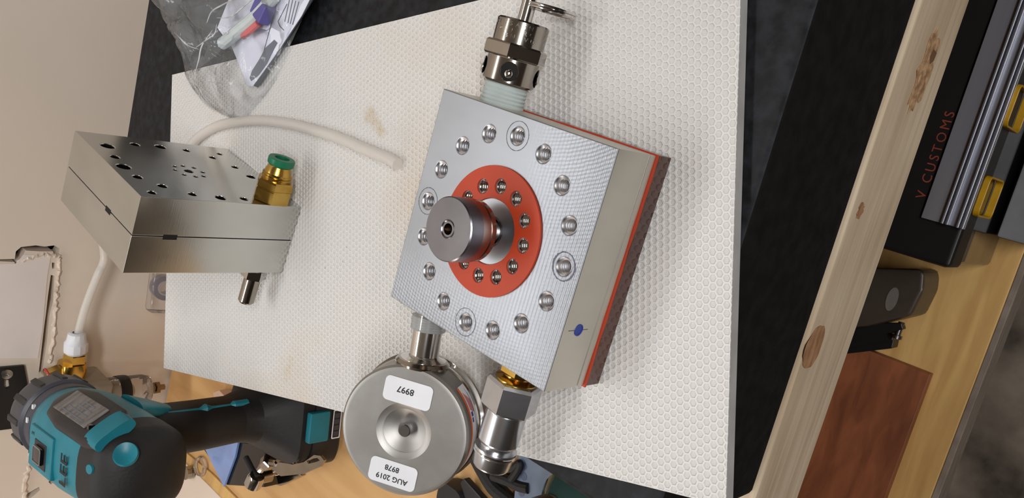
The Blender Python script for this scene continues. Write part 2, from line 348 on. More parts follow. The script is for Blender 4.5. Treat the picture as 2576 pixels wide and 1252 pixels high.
# knots in the rail: sunken torn knot and two plain ones
KN = mat('knot_dark', (196, 158, 120), .8, col2=(138, 104, 72), nscale=220, bump=1, bscale=400); KN2 = mat('knot_plain', (176, 134, 98), .6, col2=(140, 100, 70), nscale=90, nstretch=(1, 1, 3))
def knot(px, py, sx, sz, mt, rag=.25, seed=1):
    q = at_y(px, py, YF-.001); rng = random.Random(seed); pts = []
    for i in range(26):
        a = 2*pi*i/26; k = 1+rag*rng.uniform(-1, 1); pts.append((q.x+sx*k*cos(a), q.z+sz*k*sin(a)))
    bb = prism(pts, 0, .0004); o = part('knot', bb, mt, fr, mtx=Matrix.Translation((0, YF-.0012-.44, 0)) @ Euler((pi/2, 0, 0)).to_matrix().to_4x4()); return o
knot(2326, 172, .020, .0092, KN, .28, 3); knot(2045, 872, .012, .010, KN2, .06, 4); knot(2163, 530, .004, .003, KN2, .3, 5)
KN3 = mat('knot_core', (112, 80, 54), .9); part('torn_core', prism([(at_y(x, y, YF).x, at_y(x, y, YF).z) for x, y in ((2340, 122), (2348, 132), (2340, 152), (2330, 160), (2331, 140))], 0, .0003), KN3, fr, mtx=Matrix.Translation((0, YF-.0014-.44, 0)) @ Euler((pi/2, 0, 0)).to_matrix().to_4x4())
SH = .434
bpart('lower_shelf', box(-1.2, 1.0, YF+.002, YW-.01, SH-.038, SH, .001), PINE_SHELF)
bpart('shelf_edging', box(-1.2, 1.0, YF-.004, YF+.0018, SH-.0385, SH-.0005, .0008), GREYEND, label='weathered grey front edge strip of the shelf')
for lx_ in (-1.15, .95):
    for ly_ in (YF+.002+.04, YW-.06):
        bpart('leg', box(lx_-.045, lx_+.045, ly_, ly_+.038, .0, SH-.039, .002), PINE)
        bpart('leg', box(lx_-.045, lx_+.045, ly_, ly_+.038, SH+.0005, BENCH-.0685, .002), PINE)

# granite surface plate
sl = thing('surface_plate', 'thick black granite surface plate resting on the wooden bench', 'surface plate', T(.25, .418, BENCH))
X0, X1, Y0, Y1 = -.170, .72, YF+.0005, .6945
g = box(X0-.25, X1-.25, Y0-.418, Y1-.418, .0005, SLAB-BENCH, .0032, 2)
so = part('slab', g, GRAN, sl, True); so.data.materials.append(GRANS)
for p_ in so.data.polygons:
    if abs(p_.normal.z) < .5: p_.material_index = 1
# chipped bevel running along the left edge
for x_, y_ in ((2037, 190), (1985, 165)): pass

# ------------------------------------------------------------------ white embossed sheet
BA = R(16.7); bx, by = Vector((cos(BA), sin(BA), 0)), Vector((-sin(BA), cos(BA), 0))
hw, hh = .1108, .2305
c0 = at_z(433, 188, BOARD); bc = c0 + bx*(-hw) - by*hh; bc = bc
bc.z = SLAB
sheet = thing('embossed_sheet', 'thick white rubbery sheet with a honeycomb surface lying on the granite', 'sheet', Matrix.Translation(bc) @ Matrix.Rotation(BA, 4, 'Z'))
TK = BOARD-SLAB
part('sheet_core', box(-hw, hw, -hh, hh, .0003, TK-.0007, 0), SHEETE, sheet, label='grey cut edge of the white sheet')
def honeycomb():
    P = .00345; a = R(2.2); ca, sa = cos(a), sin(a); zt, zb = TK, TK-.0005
    verts, faces = [], []; Rr = P/math.sqrt(3); col = P*math.sqrt(3)/2
    rng = random.Random(3)
    # columns stacked along the sheet's x, as in the photo: pitch P along x, column spacing along y
    ny = int(hh*2/col)+14; nx = int(hw*2/P)+12
    idx = {}
    def V(x, y, z):
        x_, y_ = ca*x-sa*y, sa*x+ca*y
        x_ = max(-hw, min(hw, x_)); y_ = max(-hh, min(hh, y_))
        if abs(abs(x_)-hw) < 1e-9: z -= rng.uniform(0, .0002)
        verts.append((x_, y_, z)); return len(verts)-1
    def outer(x, y):
        k = (round(x*2e5), round(y*2e5))
        if k not in idx: idx[k] = V(x, y, zt)
        return idx[k]
    for j in range(-ny//2, ny//2+1):
        for i in range(-nx//2, nx//2+1):
            cx, cy = (i+.5*(j % 2))*P, j*col
            X, Y = ca*cx-sa*cy, sa*cx+ca*cy
            if abs(X) > hw+.0022 or abs(Y) > hh+.0022: continue
            o = [outer(cx+Rr*cos(R(60*k+30)), cy+Rr*sin(R(60*k+30))) for k in range(6)]
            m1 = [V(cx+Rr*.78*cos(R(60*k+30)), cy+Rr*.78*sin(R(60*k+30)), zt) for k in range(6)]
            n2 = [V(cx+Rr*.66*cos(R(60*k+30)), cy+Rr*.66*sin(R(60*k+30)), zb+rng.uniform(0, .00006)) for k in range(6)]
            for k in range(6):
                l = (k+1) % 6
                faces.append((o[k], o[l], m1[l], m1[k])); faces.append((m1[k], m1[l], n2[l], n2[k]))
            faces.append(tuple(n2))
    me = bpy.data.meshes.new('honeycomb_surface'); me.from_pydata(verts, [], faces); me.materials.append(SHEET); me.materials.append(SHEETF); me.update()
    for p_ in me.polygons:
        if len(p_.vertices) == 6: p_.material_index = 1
    o = bpy.data.objects.new('honeycomb_surface', me); C.objects.link(o); o.parent = sheet; o['kind'] = 'stuff'; o['label'] = 'white embossed honeycomb skin with small brown stains'
    return o
honeycomb()
# rim skirt under the embossed skin
part('sheet_rim', plate([(-hw, -hh), (hw, -hh), (hw, hh), (-hw, hh)], [[(-hw+.0006, -hh+.0006), (hw-.0006, -hh+.0006), (hw-.0006, hh-.0006), (-hw+.0006, hh-.0006)]], TK-.0009, TK-.0002), SHEET, sheet)

# ------------------------------------------------------------------ large aluminium manifold block
bc2 = Vector((-.06225, .2329, BOARD)); ex = Vector((.03771, .99929, 0)); BR = math.atan2(ex.y, ex.x); ey = Vector((-ex.y, ex.x, 0))
MB = Matrix.Translation(bc2) @ Matrix.Rotation(BR, 4, 'Z')
blk = thing('manifold_block', 'square aluminium block with threaded holes around an orange ring, flat on the white sheet', 'metal block', MB)
H = TOP-BOARD; s2 = .0508
part('base_plate', box(-s2-.0005, s2+.0005, -s2-.0005, s2+.0005, .0003, .0098, .0004), PHEN, blk, label='glossy dark brown bottom plate')
b = bmesh.new(); rng = random.Random(5); pts = []
for k in range(40):
    a = k/40*4; e = int(a); t = a-e; s_ = s2+.0002+rng.uniform(0, .0006)
    q = [(-1+2*t, -1), (1, -1+2*t), (1-2*t, 1), (-1, 1-2*t)][e]; pts.append((q[0]*s_, q[1]*s_))
part('lower_gasket', prism(pts, .0099, .0112), GASKET, blk, label='thin orange gasket above the brown plate')
part('spacer_plate', box(-s2, s2, -s2, s2, .0113, .0158, .0003), ALU2, blk)
HR = [(.0422*cos(R(22.5*k)), .0422*sin(R(22.5*k))) for k in range(16)]
GR = [(.0199*cos(R(30*k+2)), .0199*sin(R(30*k+2))) for k in range(12)]
body = part('body', plate([(-s2, -s2), (s2, -s2), (s2, s2), (-s2, s2)], [circ(x, y, .0039, 28) for x, y in HR]+[circ(x, y, .0031, 24) for x, y in GR]+[circ(0, 0, .0063, 32)], .0160, H, .0004), ALU, blk)
side = body.data; side.materials.append(ALU2)
for p_ in side.polygons:
    if abs(p_.normal.z) < .3 and max(abs(p_.center.x), abs(p_.center.y)) > s2-.0006: p_.material_index = 1
def sleeve(r, depth, pitch, dp):
    pr = [(r+.00005, 0), (r-.0004, -.0006)]; z = -.0006
    while z > -depth: pr += [(r-.0004, z-pitch*.22), (r-.0004-dp, z-pitch*.5), (r-.0004-dp*.9, z-pitch*.62)]; z -= pitch; pr.append((r-.0004, z))
    pr.append((0, z-.002)); return lathe(pr, 28)
sl0 = None
for x, y in HR:
    if sl0 is None: sl0 = part('threaded_hole', sleeve(.0039, .017, .0015, .0008), THREAD, blk, True); o = sl0
    else: o = sl0.copy(); C.objects.link(o); o.parent = blk
    o.location = (x, y, H-.0002)
for x, y in [HR[k] for k in (0, 4, 12, 15)][:0]: pass
# scribed rings round four of the holes
sr = None
SCR = mat('scribe_mark', (96, 98, 108), .5, .6)
for k in (0, 4, 8, 12):
    x, y = HR[k]; rng = random.Random(k); gw = .0007 if k == 8 else .00008
    bb = bmesh.new(); n = 60; ro = .0062 if k != 8 else .0057
    vi = [bb.verts.new((x+(ro-.00012-rng.uniform(0, .00012)-gw*.6)*cos(2*pi*i/n), y+(ro-.00012-rng.uniform(0, .00012))*sin(2*pi*i/n), H+.00004)) for i in range(n)]
    vo = [bb.verts.new((x+(ro+rng.uniform(0, .00018+gw*.5))*cos(2*pi*i/n), y+(ro+rng.uniform(0, .00018+gw*.5))*sin(2*pi*i/n), H+.00004)) for i in range(n)]
    for i in range(n): bb.faces.new([vi[i], vi[(i+1) % n], vo[(i+1) % n], vo[i]])
    part('scribed_ring', bb, SCR, blk)
ring = plate(circ(0, 0, .0283, 72), [circ(0, 0, .0143, 56)]+[circ(x, y, .0033, 24) for x, y in GR], H+.00005, H+.0011, .0001)
part('ring_gasket', ring, GASKET, blk, label='flat orange ring gasket with twelve holes')
gs = None
for x, y in GR:
    if gs is None: gs = part('gasket_hole', sleeve(.0032, .008, .0012, .0005), CHROME, blk, True); o = gs
    else: o = gs.copy(); C.objects.link(o); o.parent = blk
    o.location = (x, y, H-.0002)
# raised disc inside the ring
part('centre_boss', plate(circ(0, 0, .0141, 56), [circ(0, 0, .0063, 32)], H+.00002, H+.0005, .0001), alu_mat('boss_aluminium', (186, 190, 198), .4), blk)
part('centre_bore', lathe([(.0070, H+.0006), (.0062, H+.0007)]+[(r, H-z) for r, z in [(.0060, 0), (.0060, .001), (.0052, .0018), (.0060, .0026), (.0052, .0034), (.0060, .0042), (.0052, .005), (.006, .006), (.0, .012)]], 40), STEEL, blk, True)
# plugged side port with pencilled cross lines, facing the bench edge (-ex side)
MS = Matrix.Translation((-s2, .0243, H-.0107)) @ Euler((0, -pi/2, 0)).to_matrix().to_4x4()
part('side_port', lathe([(.0026, -.0001), (.0026, .00025), (.0021, .00025), (.0020, .00005), (0, .00005)], 28), BLUE, blk, label='small side port filled with blue sealant', mtx=MS)
bb = box(-.00015, .00015, -.0068, -.0030, 0, .00008); box(-.00015, .00015, .003, .0062, 0, .00008, bm=bb); part('pencil_mark', bb, SCR, blk, mtx=MS @ Matrix.Rotation(pi/2, 4, 'Z'))

# knurled round knob on a stud in the centre of the block
kb = thing('round_standoff', 'round steel standoff with a centre hole, on the middle of the big block', 'standoff', MB @ Matrix.Translation((0, 0, H)))
part('head', lathe([(.0024, .0256), (.0032, .0256), (.0036, .0260), (.0040, .0257), (.0129, .0257), (.0134, .0252), (.0134, .0185)], 64), mat('turned_steel_face', (126, 124, 128), .3, 1), kb, True)
part('bore', lathe([(.0024, .0256), (.0024, .0200), (0, .0196)], 32), STEELD, kb, True)
part('side_band', lathe([(.0134, .0185), (.0134, .0143), (.0127, .0139), (.0127, .0133), (.0130, .0129), (.0130, .0105), (.0124, .0100), (.0060, .0100)], 64), STEELD, kb, True)
part('stud', lathe(threads(.0044, -.006, .0102, .0013, .0008), 32), STEEL, kb, True)

# ------------------------------------------------------------------ relief valve
def blockpt(x, y, z): return MB @ Vector((x, y, H+z))
rv = thing('relief_valve', 'nickel relief valve with a pull ring and white-taped thread, at the big block', 'valve', frame(blockpt(.029, -.0510, -.0165), -ey, (0, 0, 1)))
part('taped_thread', lathe([(0, -.002), (.0094, -.002)]+[(r, z) for r, z in threads(.0102, .0003, .0088, .0017, .0006)]+[(.0096, .0094), (0, .0094)], 40), PTFE, rv, True, label='threads wrapped in whitish sealing tape')
def cylwithhole():
    prof = [(0, .0096), (.0112, .0096), (.0120, .0104), (.0120, .0205)]
    return lathe(prof, 56)
lower = part('lower_body', cylwithhole(), NICKEL, rv, True)
for a in (R(40), R(130), R(-50)):   # side vents: dark bore with a bright ball inside
    mm = Matrix.Rotation(a, 4, 'Z') @ T(.0119, 0, .0152, ry=pi/2)
    part('vent', lathe([(.0042, .0001), (.0040, .0005), (.0037, .0005), (.0037, .0001), (0, .0001)], 32), BLKGLOSS, rv, True, mtx=mm)
    part('vent_ball', lathe([(.0021*sin(t), .0004+.0015*cos(t)) for t in [i*pi/2/6 for i in range(6, -1, -1)]], 20), CHROME, rv, True, mtx=mm @ T(.0010, 0, -.0003))
part('hexagon', hexnut(.0146, .0206, .0272), NICKEL, rv)
up_ = part('upper_body', lathe([(.0118, .0273), (.0118, .0368), (.0110, .0376), (0, .0376)], 56), NICKEL, rv, True)
rngv = random.Random(2)
for row, (zz, s_, n_) in enumerate(((.0350, 'NSASTLM', 7), (.0323, 'CR 150', 6), (.0298, 'UV NB', 5))):
    for k, ch in enumerate(s_):
        if ch == ' ': continue
        a = R(62 - k*15 + row*5)
        mm = Matrix.Rotation(a, 4, 'Z') @ T(.01181, 0, zz, rx=pi/2, rz=pi/2) @ T(ry=pi if False else 0)
        textmesh(ch, .0028, STEEL, rv, mm, 'stamped_letter')
part('pull_pin', lathe([(.0033, .0376), (.0033, .0470), (.0027, .0480), (0, .0480)], 32), CHROME, rv, True)
ringc = Vector((-.0085, 0, .0460))   # local x points up in the world; hang the ring down and towards the bench edge
exl = rv.matrix_world.to_3x3().inverted() @ (-ex)
cen = Vector((0, 0, .0455)) + exl*.0075 + Vector((-.0075, 0, 0))
for k, off in enumerate((-.0006, .0006)):
    pts = [cen + .0108*(cos(t)*exl + sin(t)*Vector((1, 0, 0))) + Vector((0, 0, off)) for t in [2*pi*i/60 for i in range(61)]]
    part('pull_ring', sweep(pts, .0006, 8), CHROME, rv, True)

# ------------------------------------------------------------------ quick coupler plug
cp = thing('quick_coupler', 'grey metal quick coupler with a brass nipple beside the round gauge', 'coupler', frame(blockpt(-.0225, .0510, -.0178), ey, (0, 0, 1)))
part('brass_nipple', hexnut(.0085, .0003, .0075), BRASS, cp, label='brass hexagon nipple')
part('brass_flare', lathe([(.0060, .0075), (.0060, .0085), (.0095, .0095), (.0095, .0115)], 40), BRASS, cp, True)
part('hexagon', lathe([(.0098, .0100), (.0118, .0104), (.0128, .0118), (.0128, .0236), (.0110, .0250), (.009, .0252)], 6, phase=R(42)), ZINC, cp)
part('sleeve', lathe([(.0092, .0250), (.0094, .0258), (.0094, .0400), (.0088, .0412), (.0079, .0413), (.0079, .0436), (.0098, .0437), (.0100, .0444), (.0100, .0462), (.0093, .0468), (.0089, .0520), (.0082, .0532), (.0052, .0532), (.0052, .050), (0, .050)], 56), ZINC, cp, True)
part('snap_ring', lathe([(.0099, .0447), (.0102, .0450), (.0102, .0456), (.0099, .0459)], 48), CHROME, cp, True)

# ------------------------------------------------------------------ pressure gauge
gb = blockpt(.0290, .0510, -.0074)
sdir = (ey*cos(R(8)) + ex*sin(R(-8))).normalized()
ph = R(29); nb = Vector((0, 0, 1))*cos(ph) - ex*sin(ph); nb = (nb-nb.dot(sdir)*sdir).normalized()
GC = gb + sdir*.0542
# local z = back of the case (towards the camera), local y = away from the stem
ga = thing('pressure_gauge', 'round stainless pressure gauge seen from its back, screwed to the big block', 'gauge', frame(GC, nb, sdir.cross(nb)))
RG = .0312; hb = .0125
prof = [(.0105, hb-.0012), (.0120, hb-.0008), (.0135, hb), (.0285, hb), (.0302, hb-.0004), (RG, hb-.0016), (RG, -.0040)]
part('case', lathe(prof, 96), STAIN, ga, True)
part('back_dimple', lathe([(.0118, hb-.0009), (.0108, hb-.0016), (.0060, hb-.0036), (.0030, hb-.0042), (0, hb-.0042)], 64), CHROME if False else STAIN, ga, True)
part('blow_out_plug', lathe([(.0030, hb-.0042), (.0030, hb-.0012), (.0026, hb-.0008), (0, hb-.0008)], 40), STEEL, ga, True)
part('bezel', lathe([(RG, -.0040), (RG+.0006, -.0046), (RG+.0006, -.0060), (RG-.001, -.0066), (RG-.001, -.0096), (RG+.0016, -.0102), (RG+.0018, -.0116), (RG+.001, -.0132), (RG-.004, -.0134)], 96), CHROME, ga, True, label='polished front bezel ring')
part('window', lathe([(RG-.003, -.0130), (0, -.0130)], 64), CLEAR, ga)
part('dial', lathe([(RG-.003, -.0060), (0, -.0060)], 64), LABEL, ga)
# stem points to local -y
stl = T(0, 0, 0, rx=pi/2)
part('stem', lathe([(.0105, .0285), (.0112, .0300), (.0108, .0325), (.0080, .0335), (.0070, .0345), (.0070, .0465), (.0066, .0470), (.0066, .0538), (0, .0538)], 48), CHROME, ga, True, mtx=stl)
part('thread_tape', lathe([(.0068, .0462), (.0082, .0466)]+[(r, z) for r, z in threads(.0085, .0470, .0530, .0012, .0004)]+[(.0068, .0536)], 40), mat('clear_tape', (178, 182, 182), .25, alpha=.6), ga, True, mtx=stl)
# weld collar of the stem on the case wall
part('stem_collar', lathe([(.0112, .0288), (.0128, .0296), (.0130, .0308), (.0118, .0322), (.0090, .0328)], 48), NICKEL, ga, True, mtx=stl)
# paper labels on the back; the writing stands upside down seen from the photograph
def backlabel(cx, cy, w_, h_, rot, lines):
    mm = T(cx, cy, hb+.00012, rz=rot)
    l = part('paper_label', plate(rrect(-w_/2, w_/2, -h_/2, h_/2, .0024), [], 0, .00015), LABEL, ga, mtx=mm, label='white label reading '+' '.join(s for s, _, _, _ in lines))
    for s, x, y, sz in lines: textmesh(s, sz, INK, l, mm @ T(x, y, .00022), 'lettering', font_bold=.00005)
# axes on the back: +y runs away from the stem
backlabel(.0008, -.0185, .0235, .0118, R(-3), [('8997', .0012, -.0008, .0042)])
backlabel(.0018, .0212, .0235, .0118, R(-3), [('AUG 2019', 0, .0024, .0036), ('8978', .0008, -.0024, .0036)])
# side label wrapped round the case wall, towards the coupler
def wraplabel(a0, a1, z0, z1, mt, name, dr, parent=None, lab=None):
    bb = bmesh.new(); n = max(2, int(abs(a1-a0)/3)); r = RG+dr; pv = None
    for i in range(n+1):
        a = R(a0+(a1-a0)*i/n); v = (bb.verts.new((r*cos(a), r*sin(a), z0)), bb.verts.new((r*cos(a), r*sin(a), z1)))
        if pv: bb.faces.new([pv[0], v[0], v[1], pv[1]])
        pv = v
    return part(name, bb, mt, parent or ga, True, label=lab)

wraplabel(230, 150, .0072, .0048, ORANGE, 'label_stripe', .0001, lab='orange stripe of the side label')
wl = wraplabel(230, 150, .0048, -.0034, LABEL, 'side_label', .0001)
for k in range(7): wraplabel(224-k*1.3, 208-k*.6, .0040-k*.0007, .0036-k*.0007, REDP, 'logo_bar', .0002, wl)
wraplabel(206, 202, .0040, .0014, BLUEP, 'logo_bar', .0002, wl); wraplabel(201, 197, .0040, .0020, BLUEP, 'logo_bar', .0002, wl)
for k, (a, c_) in enumerate(((226, 188), (222, 186), (196, 168), (196, 165), (194, 170), (192, 160))): wraplabel(a, c_, -.0006-k*.00045, -.0008-k*.00045, INK, 'print_line', .0002, wl)

# ------------------------------------------------------------------ small two-part block standing on edge
e1 = Vector((.1407, .9900, 0)); nA = Vector((.9900, -.1407, 0))
k0 = Vector((-.1042, .4238, BOARD))
MA = Matrix.Identity(4)      # local x = e1, local y = -nA (into the block), z up ; origin at the near lower corner of the drilled face
for i in range(3): MA[i][0], MA[i][1], MA[i][2], MA[i][3] = e1[i], -nA[i], (0, 0, 1)[i], k0[i]
sb = thing('split_block', 'two-part drilled aluminium block standing on edge at the far end of the sheet', 'metal block', MA)
LB, TB, HB = .0985, .0455, .0997
hl = [(76.6, 88.7, 4.2), (85.4, 69.0, 3.0), (86.4, 52.5, 3.6), (85.1, 35.9, 2.6), (58.6, 91.2, 2.9), (43.7, 92.0, 4.2), (28.9, 90.0, 2.9), (18.0, 80.5, 2.9), (6.9, 91.0, 2.5),
      (8.8, 67.1, 2.7), (6.4, 51.1, 3.3), (7.2, 35.7, 2.6), (62.2, 13.3, 2.6), (46.9, 9.9, 3.2), (76.5, 21.9, 2.6), (85.5, 12.6, 2.2)]
sm = [(52.5, 58.1), (54.6, 52.1), (53.0, 45.7), (46.6, 43.0), (39.6, 45.8), (37.7, 51.7), (39.3, 58.2), (46.1, 60.8)]
rot = Euler((pi/2, 0, 0)).to_matrix().to_4x4()
hp = [circ(x/1000, z/1000, r/1000, 24) for x, z, r in hl]+[circ(x/1000, z/1000, .0016, 16) for x, z in sm]+[circ(.0462, .0522, .0029, 20)]
b = plate([(0, .0003), (LB, .0003), (LB, HB), (0, HB)], hp, -.0224, 0, .0002)
part('drilled_half', b, ALUB, sb, mtx=rot)
b = box(0, LB, .0230, TB, .0003, HB, .0003)
bh = part('back_half', b, ALUB, sb)
part('seam', box(.0006, LB-.0006, .0222, .0233, .001, HB-.0006), DARK, sb, label='dark seam line between the halves')
hs = lambda r: lathe([(r, 0), (r-.0003, -.0003), (r-.0003, -.012), (0, -.014)], 24)
for x, z, r in hl: part('drilled_hole', hs(r/1000), CHROME, sb, True, mtx=T(x/1000, 0.0001, z/1000, rx=pi/2))
for x, z in sm+[(46.2, 52.2)]: part('drilled_hole', hs(.0016 if (x, z) != (46.2, 52.2) else .0029), STEEL, sb, True, mtx=T(x/1000, 0.0001, z/1000, rx=pi/2))
# pry slots on the seam: front side and top side
part('pry_slot', box(-.0001, .0004, .0216, .0246, .0745, .0825), DARK, sb)
part('pry_slot', box(.030, .037, .0216, .0246, HB-.0004, HB+.0001), DARK, sb)

bf = thing('push_fitting', 'brass push fitting with a green collar on the upright block', 'fitting', frame(MA @ Vector((.0085, 0, .0172)), nA, (0, 0, 1)))
part('hexagon', lathe([(0, .0002), (.0112, .0002), (.0116, .0010), (.0116, .0078), (.0112, .0082), (.0112, .0086), (.0116, .0090), (.0116, .0128), (.0104, .0138), (.008, .0138)], 6, phase=R(0)), BRASS, bf)
part('barrel', lathe([(.0084, .0138), (.0084, .0146), (.0090, .0150), (.0090, .0158), (.0085, .0162), (.0090, .0167), (.0090, .0174), (.0082, .0180), (.0078, .0196), (.0066, .0226)], 48), BRASS, bf, True)
part('release_collar', lathe([(.0064, .0222), (.0078, .0234), (.0080, .0240), (.0080, .0268), (.0076, .0274), (.0044, .0274), (.0044, .0225), (0, .0224)], 48), GREEN, bf, True, label='green plastic release collar')
hf = thing('barb_fitting', 'small bright hexagon fitting with a steel barrel, under the far side of the upright block', 'fitting', frame(MA @ Vector((.0072, TB, .0150)), -nA, (0, 0, 1)))
part('hexagon', hexnut(.0078, .0003, .0066, .0004), CHROME, hf)
part('barrel', lathe([(.0052, .0066), (.0052, .0230), (.0044, .0242), (0, .0242)], 32), NICKEL, hf, True)

# ------------------------------------------------------------------ plastic tube: free end on the sheet, other end at the brass elbow by the wall
zt_ = BOARD+.0036
tp = [at_z(x, y, zt_) for x, y in ((1000, 413), (975, 398), (920, 376), (860, 350), (800, 330), (730, 312), (660, 303), (600, 306), (545, 318), (500, 345), (470, 378))]
tp += [Vector((-.118, .590, zt_+.001)), Vector((-.150, .640, zt_+.006)), Vector((-.192, .682, zt_+.003))]
tp += [at_y(x, y, .703) for x, y in ((262, 648), (246, 690), (226, 740), (209, 790), (195, 845), (191, 862))]
tb = part('air_tube', sweep(rnd(tp, 8), .0034, 14, True), TUBE, None, True)
tag(tb, 'translucent plastic air tube curving over the white sheet and behind the upright block', 'tube')

# ------------------------------------------------------------------ plastic bag with a printed card and small parts
bag = thing('plastic_bag', 'crumpled clear plastic bag at the top edge, lying across the granite and the white sheet', 'bag', T(*at_z(600, 100, BOARD)))
bl = bag.matrix_world.translation
def bagfilm(outline, h, seed, amp):
    """puffed film over a polygon given as picture-independent world points"""
    P = [Vector(p)-bl for p in outline]; n = len(P); cen = sum(P, Vector())/n; rng = random.Random(seed)
    bb = bmesh.new(); K = 16; PR = rnd(P+[P[0]], 8)[:-1]; rings = []
    from mathutils import noise as N
    for k in range(K):
        t = k/K; ring = []
        for p in PR:
            q = p.lerp(cen, t); hgt = h*math.sqrt(max(0, 1-(1-t)**2))
            nz = N.noise(Vector((q.x*36, q.y*30, seed)))+.5*abs(N.noise(Vector((q.x*80, q.y*55, seed+3))))-.12*abs(N.noise(Vector((q.x*170, q.y*130, seed+5))))
            z = .0012+hgt*(.75+.5*nz)+amp*nz*min(1, t*6)
            ring.append(bb.verts.new((q.x, q.y, max(.0006, z))))
        rings.append(ring)
    m_ = len(PR)
    for a, c in zip(rings, rings[1:]):
        for i in range(m_): bb.faces.new([a[i], a[(i+1) % m_], c[(i+1) % m_], c[i]])
    v = bb.verts.new((cen.x, cen.y, h*.9)); 
    for i in range(m_): bb.faces.new([rings[-1][i], rings[-1][(i+1) % m_], v])
    return bb
zb_ = BOARD+.0004
o1 = [at_z(x, y, zb_) for x, y in ((405, -60), (415, 20), (430, 70), (462, 118), (474, 180), (486, 210), (520, 262), (565, 290), (610, 300), (650, 262), (690, 205), (735, 110), (775, 20), (800, -60), (600, -80))]
part('bag_film', bagfilm(o1, .017, 4, .007), FILM, bag, True)
o2 = [at_z(x, y, zb_+.004) for x, y in ((400, -60), (412, 10), (436, 72), (465, 116), (478, 175), (496, 165), (540, 130), (548, 100), (540, 60), (560, 20), (570, -60))]
part('bag_fold', bagfilm(o2, .016, 9, .009), FILM, bag, True)
for k, pl in enumerate((((520, 58), (532, 30), (560, 12), (600, -8)), ((492, 120), (520, 100), (540, 84), (545, 60)), ((545, 45), (580, 42), (620, 10), (650, -12)), ((492, 178), (500, 150), (508, 115), (535, 75)),
                        ((486, 205), (500, 220), (515, 246), (530, 262)), ((520, 205), (545, 208), (570, 210)), ((438, 80), (470, 112), (500, 124)), ((565, 60), (572, 84), (560, 82)))):
    pts = rnd([at_z(x, y, zb_+.014)-bl for x, y in pl], 6); part('crease', sweep(pts, .0004, 6, rf=lambda t: .0001+.0004*sin(pi*t)), CREASE, bag, True)
def flat(poly, z, th): return prism([((at_z(x, y, z)-bl).x, (at_z(x, y, z)-bl).y) for x, y in poly], z-bl.z, z-bl.z+th)
card = part('printed_card', flat(((548, 70), (585, 120), (612, 185), (624, 214), (636, 218), (660, 186), (700, 130), (760, 40), (790, -20), (700, -60), (600, -60)), zb_+.003, .0004), PAPER, bag, label='folded white instruction sheet with line drawings')
zk = zb_+.0036
part('drawing', flat(((628, 196), (634, 178), (652, 150), (668, 120), (690, 100), (698, 108), (688, 126), (672, 160), (650, 190), (632, 204)), zk, .0001), INKG, card)
for k, (x0_, y0_, x1_, y1_) in enumerate(((664, 128, 682, 62), (682, 62, 696, 10), (699, 55, 722, 10), (700, 56, 704, 66), (704, 66, 714, 76), (728, 0, 716, 55), (736, 0, 724, 58), (744, 2, 730, 60), (752, 4, 736, 62))):
    p0 = at_z(x0_, y0_, zk)-bl; p1 = at_z(x1_, y1_, zk)-bl
    part('drawn_line', sweep([p0, p0.lerp(p1, .5), p1], .00022, 5), INK, card)
part('card_edge', flat(((640, 216), (800, -40), (814, -40), (650, 220)), zb_+.0026, .0006), mat('dark_card_back', (52, 56, 66), .4), bag, label='dark back of the card showing along one side')
part('cable_bundle', sweep(rnd([at_z(x, y, zb_+.009)-bl for x, y in ((560, 110), (600, 78), (640, 44), (690, -10))], 6), .0042, 12), mat('grey_green_part', (196, 204, 204), .4), bag, True)
part('red_part', sweep(rnd([at_z(x, y, zb_+.010)-bl for x, y in ((612, 92), (630, 76), (650, 58))], 4), .0022, 10), mat('red_plastic', (206, 110, 112), .4), bag, True)
mm = Matrix.Translation(at_z(661, 26, zb_+.009)-bl) @ Matrix.Rotation(R(-25), 4, 'Z')
part('blue_cap', box(-.0065, .0065, -.0075, .0075, -.004, .004, .0012), mat('violet_blue_plastic', (92, 86, 150), .4), bag, True, mtx=mm)

# ------------------------------------------------------------------ cordless drill standing on its battery
DX = Vector((.984, .177, 0)); DF = Vector((-.177, .984, 0))
dpos = Vector((-.293, .512, BENCH))
MD = Matrix.Identity(4)
for i in range(3): MD[i][0], MD[i][1], MD[i][2], MD[i][3] = DX[i], DF[i], (0, 0, 1)[i], dpos[i]
dr = thing('cordless_drill', 'teal and black cordless drill standing upright on its battery at the bench corner', 'drill', MD)
ZA = .172    # height of the body axis
part('battery', loft([(.0005, 0, .004, .035, .052, 6), (.004, 0, .004, .037, .055, 6), (.020, 0, .004, .037, .055, 6), (.026, 0, .003, .035, .052, 6)], 'z', 40), BLACKP, dr, True)
part('foot', loft([(.0265, 0, .003, .034, .051, 5), (.036, 0, .003, .034, .050, 5), (.044, 0, .001, .028, .040, 3.4), (.058, 0, -.004, .019, .026, 2.6), (.072, 0, -.006, .0165, .022, 2.4)], 'z', 40), BLACKR, dr, True)
part('handle', loft([(.070, 0, -.006, .0165, .022, 2.4), (.100, 0, -.008, .0170, .0225, 2.4), (.128, 0, -.008, .0175, .022, 2.4), (.142, 0, -.006, .0195, .026, 2.4), (.158, 0, -.004, .021, .032, 2.4)], 'z', 40), BLACKR, dr, True)
part('trigger', loft([(.118, 0, .020, .006, .009, 2.4), (.130, 0, .023, .0065, .011, 2.4), (.144, 0, .024, .0065, .010, 2.4)], 'z', 20), BLACKP, dr, True)
part('motor_housing', loft([(-.0900+.018*(1-cos(t)), 0, ZA-.002*cos(t), .0008+.0270*sin(t)**.85, .0008+.0282*sin(t)**.85, 2+sin(t)) for t in [pi/2*i/9 for i in range(10)]]+[(-.056, 0, ZA, .0280, .0292, 3.1)], 'y', 44), BLACKR, dr, True)
